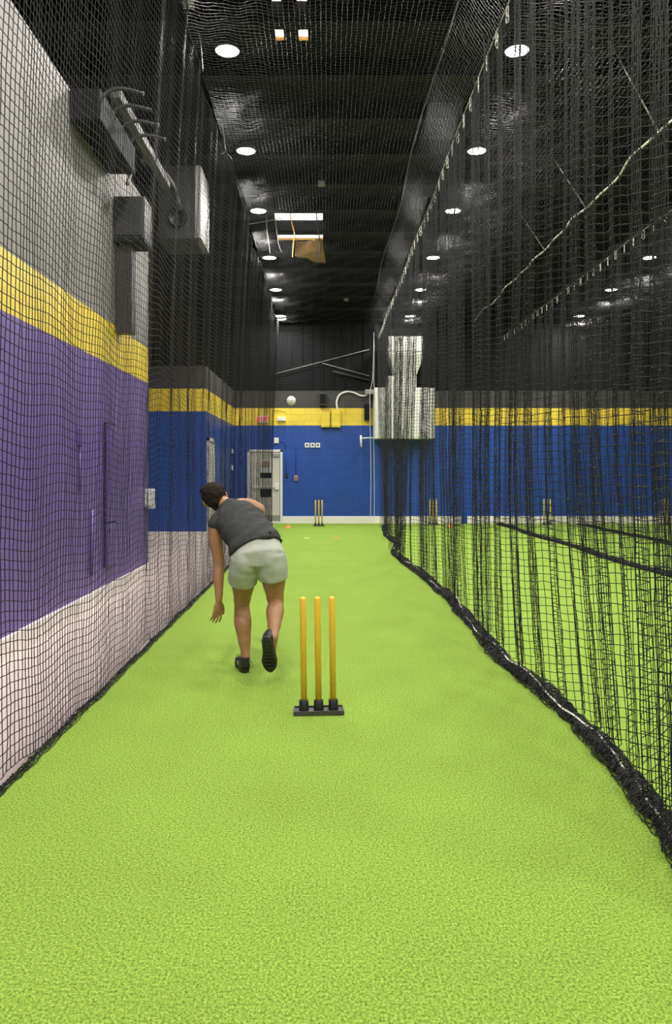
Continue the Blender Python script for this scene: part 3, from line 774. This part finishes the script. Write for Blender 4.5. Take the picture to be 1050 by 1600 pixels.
bm = NB(); add_tube(bm, bezier([(-.35, -1.3, .0), (-.2, -1.0, -.3), (.0, -.6, -.52)], 8), .016, 8); obj('hose', bm, M['boxl'], o, True)
bm = NB(); add_box(bm, (.05, .4, 1.2), (.09, .44, 1.45)); add_box(bm, (.5, .4, 1.2), (.54, .44, 1.45)); obj('hanger', bm, M['box'], o)
# purple wall: panel, conduit, dispenser
o = thing('breaker_cabinet', 'tall narrow purple painted panel on the purple wall', 'electrical cabinet', (XP+.005, 9.1, .4))
boxobj('upper_cover', (0, 0, .52), (.05, .42, 1.68), M['purple'], o, .006); boxobj('lower_cover', (0, 0, 0), (.05, .42, .5), M['purple'], o, .006)
boxobj('shade_backing', (0, -.02, -.02), (.02, .45, 1.71), M['gap_shade'], o, .004)  # dark rim and slot stand in for shadow lines around the covers
bm = NB(); add_tube(bm, [(XP+.02, 8.57, .36), (XP+.02, 8.57, 1.10)], .018, 8); o = obj('conduit', bm, M['purple'], None, True); tag(o, 'purple painted conduit low on the purple wall, left of the panel', 'conduit')
o = boxobj('wall_switch', (XP, 8.12, 1.80), (XP+.045, 8.20, 1.98), M['purple'], None, .005); tag(o, 'small purple painted box on the purple wall', 'switch box')
bm = NB(); add_tube(bm, [(XP+.015, 8.16, 1.3), (XP+.015, 8.16, 1.8)], .01, 8); obj('conduit', bm, M['purple'], o)
o = thing('soap_dispenser', 'white plastic dispenser at the end of the purple wall', 'dispenser', (XP, 11.22, .98))
boxobj('body', (0, -.09, .03), (.12, .09, .29), M['white'], o, .02); boxobj('spout', (.03, -.05, 0), (.13, .05, .07), M['white'], o, .012)

# ------------------------------------------------------------------ the bowler
def loft(bm, secs, seg=24, cap=True):
    """secs: (centre, u unit lateral, ru, rv)"""
    n = len(secs); rings = []; t = bmesh.new()
    for i, (c, u, ru, rv) in enumerate(secs):
        a = Vector(secs[min(i+1, n-1)][0])-Vector(secs[max(i-1, 0)][0]); a.normalize()
        u = Vector(u); u = (u-a*u.dot(a)).normalized(); v = a.cross(u)
        rings.append([t.verts.new(Vector(c)+u*math.cos(2*PI*k/seg)*ru+v*math.sin(2*PI*k/seg)*rv) for k in range(seg)])
    for a, b in zip(rings, rings[1:]):
        for k in range(seg): t.faces.new((a[k], a[(k+1) % seg], b[(k+1) % seg], b[k]))
    if cap:
        for rg_, s_ in ((rings[0], secs[0]), (rings[-1], secs[-1])):
            c = t.verts.new(Vector(s_[0]))
            for k in range(seg):
                t.faces.new((rg_[k], rg_[(k+1) % seg], c))
    bmesh.ops.recalc_face_normals(t, faces=t.faces[:])
    merge(bm, t)
def limb(bm, pts, rad, flat=1.0, u=(1, 0, 0), n=6):
    """smooth limb through joints with radii, ellipsoid caps"""
    c = bezier(pts, n); rs = []
    for i in range(len(rad)-1):
        for k in range(n):
            t_ = k/n; t_ = t_*t_*(3-2*t_); rs.append(rad[i]*(1-t_)+rad[i+1]*t_)
    rs.append(rad[-1])
    loft(bm, [(c[i], u, rs[i], rs[i]*flat) for i in range(len(c))], 20)
    for e in (0, -1): add_ellip(bm, c[e], (rs[e],)*3, seg=16, rings=10)
def remesh(name, bm, voxel, it, m, parent, post=None, fac=.5):
    me = bpy.data.meshes.new(name+'_src'); bm.to_mesh(me); bm.free()
    o = bpy.data.objects.new(name, me); COL.objects.link(o)
    r = o.modifiers.new('r', 'REMESH'); r.mode = 'VOXEL'; r.voxel_size = voxel
    s = o.modifiers.new('s', 'SMOOTH'); s.iterations = it; s.factor = fac
    dg = bpy.context.evaluated_depsgraph_get()
    me2 = bpy.data.meshes.new_from_object(o.evaluated_get(dg)); o.modifiers.clear(); o.data = me2; me2.name = name
    bpy.data.meshes.remove(me)
    if post:
        for v in me2.vertices: v.co = v.co+v.normal*post(v.co)
    me2.materials.clear(); me2.materials.append(m)
    me2.polygons.foreach_set('use_smooth', np.ones(len(me2.polygons), bool)); me2.update()
    o.parent = parent; return o

person = thing('person', 'barefaced bowler seen from behind, bent forward in grey sleeveless shirt and pale shorts', 'person', (0, 0, 0))
person['label'] = 'bowler seen from behind, leaning left in charcoal sleeveless shirt and pale shorts'
base = Vector((P(384, 1050, 5.83).x, 5.83, 0)); person.location = base
def Q(px, py, d): return P(px, py, d)-base
ankL = Q(384, 1028, 5.86); kneeL = Q(378, 946, 6.00); hipL = Q(382, 876, 5.80)
ankR = Q(427, 996, 5.50); kneeR = Q(431, 944, 5.88); hipR = Q(424, 872, 5.80)
pel = Q(403, 868, 5.80); wai = Q(396, 846, 5.88); che = Q(378, 818, 6.06); nkb = Q(359, 794, 6.19); nek = Q(349, 786, 6.24); hed = Q(335.5, 778, 6.29)
shL = Q(338, 821, 6.10); shR = Q(402, 801, 6.22); elL = Q(342, 886, 6.06); wrL = Q(342, 938, 5.97)
elR = Q(398, 822, 6.50); wrR = Q(382, 838, 6.68)
lat = (shR-shL).normalized(); lath = (hipR-hipL).normalized(); lath = (lath+Vector((0, 0, .12))).normalized()
def mixp(a, b, t_): return a*(1-t_)+b*t_
bm = NB()
# torso
loft(bm, [(pel-Vector((0, 0, .06)), lath, .13, .10), (pel, lath, .165, .115), (wai, lath, .145, .10), (mixp(wai, che, .6), lat, .16, .105), (che, lat, .175, .11), (mixp(che, nkb, .6), lat, .17, .10), (nkb, lat, .10, .075)], 28)
for s_, h_ in ((-1, hipL), (1, hipR)): add_ellip(bm, h_+Vector((0, -.015, 0)), (.080, .075, .09))
limb(bm, [nkb-(nek-nkb)*.3, nek, mixp(nek, hed, .55)], [.068, .058, .055])
for s_ in (shL, shR): add_ellip(bm, mixp(s_, nkb, .12), (.062, .062, .062))
limb(bm, [nkb, mixp(nkb, shR, .55)+Vector((.01, 0, .038)), shR+Vector((.0, 0, .012))], [.058, .066, .068]); limb(bm, [nkb, mixp(nkb, shL, .6), shL], [.046, .045, .054])
# legs: thigh, knee, calf, ankle
def leg(hip, knee, ank, back):
    th = mixp(hip, knee, .45); ca = mixp(knee, ank, .32)+back*.022; cb = mixp(knee, ank, .62)+back*.006
    limb(bm, [hip, th, mixp(hip, knee, .82), knee, ca, cb, mixp(knee, ank, .88), ank], [.100, .092, .068, .060, .068, .052, .037, .036])
leg(hipL, kneeL, ankL, Vector((0, -1, 0))); leg(hipR, kneeR, ankR, Vector((.0, -.4, .9)))
# hidden parts of the feet, inside the shoes
limb(bm, [ankL, ankL+Vector((-.02, .08, -.03)), ankL+Vector((-.035, .15, -.05))], [.034, .032, .026])
limb(bm, [ankR, ankR+Vector((-.01, .02, -.08)), ankR+Vector((-.02, .04, -.15))], [.034, .032, .026])
# arms
limb(bm, [shL, mixp(shL, elL, .35)+Vector((-.012, 0, 0)), mixp(shL, elL, .8), elL, mixp(elL, wrL, .3)+Vector((-.004, 0, 0)), mixp(elL, wrL, .75), wrL], [.062, .056, .044, .042, .044, .033, .027])
limb(bm, [shR, mixp(shR, elR, .4), elR, mixp(elR, wrR, .3), wrR], [.060, .052, .042, .042, .027])
# hands
def hand(wr, axis, side, spread=1.0, thumb_side=1, curl=(0, 1, 0)):
    """axis: direction of fingers, side: across the palm toward the little finger, curl: bending direction"""
    ax = Vector(axis).normalized(); sd_ = Vector(side); sd_ = (sd_-ax*sd_.dot(ax)).normalized(); cu_ = Vector(curl); cu_ = (cu_-ax*cu_.dot(ax)-sd_*cu_.dot(sd_)).normalized()
    mx = Matrix((sd_, cu_, ax)).transposed()
    add_ellip(bm, wr+ax*.055, (.040, .017, .052), mx); add_ellip(bm, wr+ax*.02, (.028, .019, .03), mx)
    for k, (o_, ln) in enumerate(((-.031, .070), (-.010, .079), (.011, .074), (.030, .058))):
        root = wr+ax*.072+sd_*o_; dr = (ax+sd_*o_*5.5*spread).normalized(); p = [root, root+dr*.035]
        d2 = (dr+cu_*.22).normalized(); p.append(p[-1]+d2*ln*.42); d3 = (dr+cu_*.55).normalized(); p.append(p[-1]+d3*ln*.33); p.append(p[-1]+(dr+cu_*.8).normalized()*ln*.24)
        limb(bm, p, [.0105, .0095, .0088, .008, .007], n=3)
    r0 = wr+ax*.025-sd_*.026; p = [r0, r0-sd_*.026+ax*.028+cu_*.008, r0-sd_*.038+ax*.058+cu_*.014, r0-sd_*.040+ax*.082+cu_*.018]
    limb(bm, p, [.014, .0115, .0098, .008], n=3)
hand(wrL, (-.10, -.10, -1), (-.75, -.65, 0), .8, 1, (.3, .9, 0))
hand(wrR, (-.3, .8, -.2), (0, .1, -1), .3, 1, (-1, 0, 0))
# head: skull, jaw, nose, ears, brow, lips
hz = (hed-nek); up = (Vector((-.42, .12, 1.0))).normalized(); fw = Vector((-.25, 1, -.05)); fw = (fw-up*fw.dot(up)).normalized(); sdh = fw.cross(up).normalized()
HM = Matrix((sdh, fw, up)).transposed()
def hp(x, y, z): return hed+sdh*x+fw*y+up*z
add_ellip(bm, hp(0, -.005, .015), (.082, .096, .094), HM, 28, 18)
add_ellip(bm, hp(0, .035, -.055), (.054, .055, .055), HM); add_ellip(bm, hp(0, .07, -.085), (.026, .022, .02), HM)
add_ellip(bm, hp(0, .098, -.022), (.013, .018, .022), HM); add_ellip(bm, hp(0, .092, .0), (.009, .012, .025), HM)
add_ellip(bm, hp(0, .080, -.062), (.024, .012, .006), HM); add_ellip(bm, hp(0, .079, -.072), (.020, .012, .006), HM)
for s_ in (-1, 1):
    add_ellip(bm, hp(s_*.030, .075, .028), (.022, .012, .007), HM)
    add_ellip(bm, hp(s_*.090, -.004, -.016), (.011, .019, .033), HM); add_ellip(bm, hp(s_*.099, -.012, -.012), (.007, .018, .029), HM)
body = remesh('body', bm, .0052, 5, M['skin'], person)
for s_ in (-1, 1):
    bm = NB(); add_ellip(bm, hp(s_*.030, .076, .008), (.013, .011, .010), HM); obj('eye', bm, M['eye'], person, True)
# hair
bm = NB(); add_ellip(bm, hp(0, -.018, .026), (.097, .106, .104), HM, 28, 18); add_ellip(bm, hp(0, -.052, -.035), (.078, .060, .062), HM); add_ellip(bm, hp(-.03, .030, .092), (.062, .06, .040), HM); add_ellip(bm, hp(.0, -.052, -.075), (.058, .038, .045), HM)
def hairp(co):
    return .006*noise.noise(co*26)+.005*noise.noise(co*60)+.003*noise.noise(co*130)
remesh('hair', bm, .0045, 3, M['hair'], person, hairp)
# shirt
bm = NB()
hemc = mixp(pel, wai, .55)+Vector((-.004, -.01, .01))
loft(bm, [(hemc+(pel-wai)*.25, lath, .212, .150), (hemc, lath, .210, .150), (wai, lath, .195, .138), (mixp(wai, che, .5), lat, .192, .135), (che, lat, .196, .134),
          (mixp(che, nkb, .35), lat, .186, .124), (mixp(che, nkb, .72), lat, .160, .104), (nkb, lat, .105, .082), (mixp(nkb, nek, .55), lat, .075, .068)], 32)
limb(bm, [mixp(nkb, shL, .2)-Vector((0, 0, .02)), mixp(nkb, shL, .75), shL+Vector((.004, .0, .008))], [.080, .080, .072])
limb(bm, [mixp(nkb, shR, .05)-Vector((0, 0, .025)), mixp(nkb, shR, .2)-Vector((0, 0, .022))], [.062, .055])
hdir = (hipR-hipL).normalized()
def foldp(co):
    r_ = co-hemc; u_ = r_.dot(lath); v_ = r_.dot((nkb-hemc).normalized())
    low = max(0, 1-v_/.62)
    return .010*low*math.sin(46*(v_-.42*u_)+3.2*noise.noise(co*5))*max(0, noise.noise(co*4.5)+.55)+0.007*noise.noise(co*9)+.005*noise.noise(co*20)
remesh('sleeveless_shirt', bm, .0075, 5, M['shirt'], person, foldp)
# shorts
bm = NB()
loft(bm, [(mixp(pel, wai, .9), lath, .165, .12), (mixp(pel, wai, .35), lath, .195, .140), (pel+Vector((0, -.01, -.0)), lath, .208, .150), (pel+Vector((0, -.01, -.07)), lath, .190, .135)], 32)
for h_, k_, sx in ((hipL, kneeL, -1), (hipR, kneeR, 1)):
    dr = (k_-h_); c0_ = h_+Vector((sx*.0, -.02, 0))
    loft(bm, [(c0_+Vector((0, 0, .04)), (1, 0, 0), .105, .12), (c0_+dr*.18, (1, 0, 0), .116, .128), (c0_+dr*.36+Vector((0, 0, 0)), (1, 0, 0), .114, .122), (c0_+dr*.44, (1, 0, 0), .113, .118)], 28)
    add_ellip(bm, c0_+Vector((-sx*.015, -.022, .0)), (.10, .105, .12))
def shortp(co):
    r_ = co-pel
    return .006*noise.noise(co*8)+.004*noise.noise(co*18)+.005*math.sin(50*(r_.z+abs(r_.x)*.7)+4*noise.noise(co*6))*max(0, noise.noise(co*6)+.2)
remesh('shorts', bm, .0075, 14, M['shorts'], person, shortp)
# shoes
def shoe(mx, label):
    """local: heel at origin, toe +Y (0.28 m), sole at z=0"""
    bm = NB()
    prof = [(-.012, .030, .045, .072), (.02, .036, .05, .085), (.06, .036, .048, .082), (.10, .038, .045, .070), (.15, .044, .038, .055), (.20, .048, .030, .040), (.245, .042, .024, .030), (.272, .026, .018, .022)]
    loft(bm, [(Vector((0, y, .022+h_*.45)), (1, 0, 0), w_*1.14, h_) for y, w_, h_, _ in prof], 24)
    loft(bm, [(Vector((0, .012, .03)), (1, 0, 0), .034, .038), (Vector((0, .022, .075)), (1, 0, 0), .036, .046), (Vector((0, .028, .105)), (1, 0, 0), .037, .048)], 20)
    add_ellip(bm, (0, -.006, .085), (.016, .012, .03))
    for v in bm.verts: v.co = mx @ v.co
    up_ = remesh('shoe', bm, .005, 4, M['black'], person)
    bm = NB(); n = 30; ring = []
    pts = []
    for k in range(n):
        a = 2*PI*k/n; y = .132-.150*math.cos(a); wd = .051*math.sin(a)*(1-.22*math.exp(-((y-.10)/.045)**2))*(1.12 if y > .15 else .95)
        pts.append((wd, y))
    lo = [bm.verts.new((x, y, .0+.012*max(0, (y-.2)/.08)**2)) for x, y in pts]; hi = [bm.verts.new((x*1.08, (y-.132)*1.02+.132, .026+.012*max(0, (y-.2)/.08)**2)) for x, y in pts]
    for k in range(n): bm.faces.new((lo[k], lo[(k+1) % n], hi[(k+1) % n], hi[k]))
    bm.faces.new(lo[::-1]); bm.faces.new(hi)
    for j in range(9): add_box(bm, (-.03, .0+j*.028, -.004), (.03, .014+j*.028, .002))
    for v in bm.verts: v.co = mx @ v.co
    obj('sole', bm, M['rubber2'], up_)
    bm = NB()
    for j in range(4): add_tube(bm, [(-.026, .09+j*.022, .085-j*.010), (0, .095+j*.022, .098-j*.011), (.026, .09+j*.022, .085-j*.010)], .003, 6)
    add_tube(bm, bezier([(0, .085, .105), (-.035, .07, .118), (-.065, .06, .112)], 5), .0025, 6)
    for v in bm.verts: v.co = mx @ v.co
    obj('lace', bm, M['box'], up_, True)
    bm = NB()
    for sx in (-1, 1):
        for j in range(2): add_box(bm, (sx*.051-.003, .035+j*.02, .05), (sx*.051+.003, .045+j*.02, .075), .002)
    for v in bm.verts: v.co = mx @ v.co
    st = obj('side_stripe', bm, M['boxl'], up_); st['label'] = 'pale side stripes'
    return up_
M['rubber2'] = mat('dark_outsole', (0.020, 0.020, 0.018), 0.6, bump=(80, .5, .003))
heelL = Vector((ankL.x+.002, ankL.y-.055, 0.004))
shoe(Matrix.Translation(heelL) @ Matrix.Rotation(math.radians(14), 4, 'Z') @ Matrix.Rotation(math.radians(3), 4, 'X'), 'left')
# right shoe: toe down, sole toward the camera
heelR = Q(416.5, 999, 5.43); toeR = Q(422, 1051, 5.52)
yv = (toeR-heelR).normalized(); zv = Vector((.12, 1, .25)); zv = (zv-yv*zv.dot(yv)).normalized(); xv = yv.cross(zv)
shoe(Matrix.Translation(heelR+yv*.0) @ Matrix((xv, yv, zv)).transposed().to_4x4(), 'right')
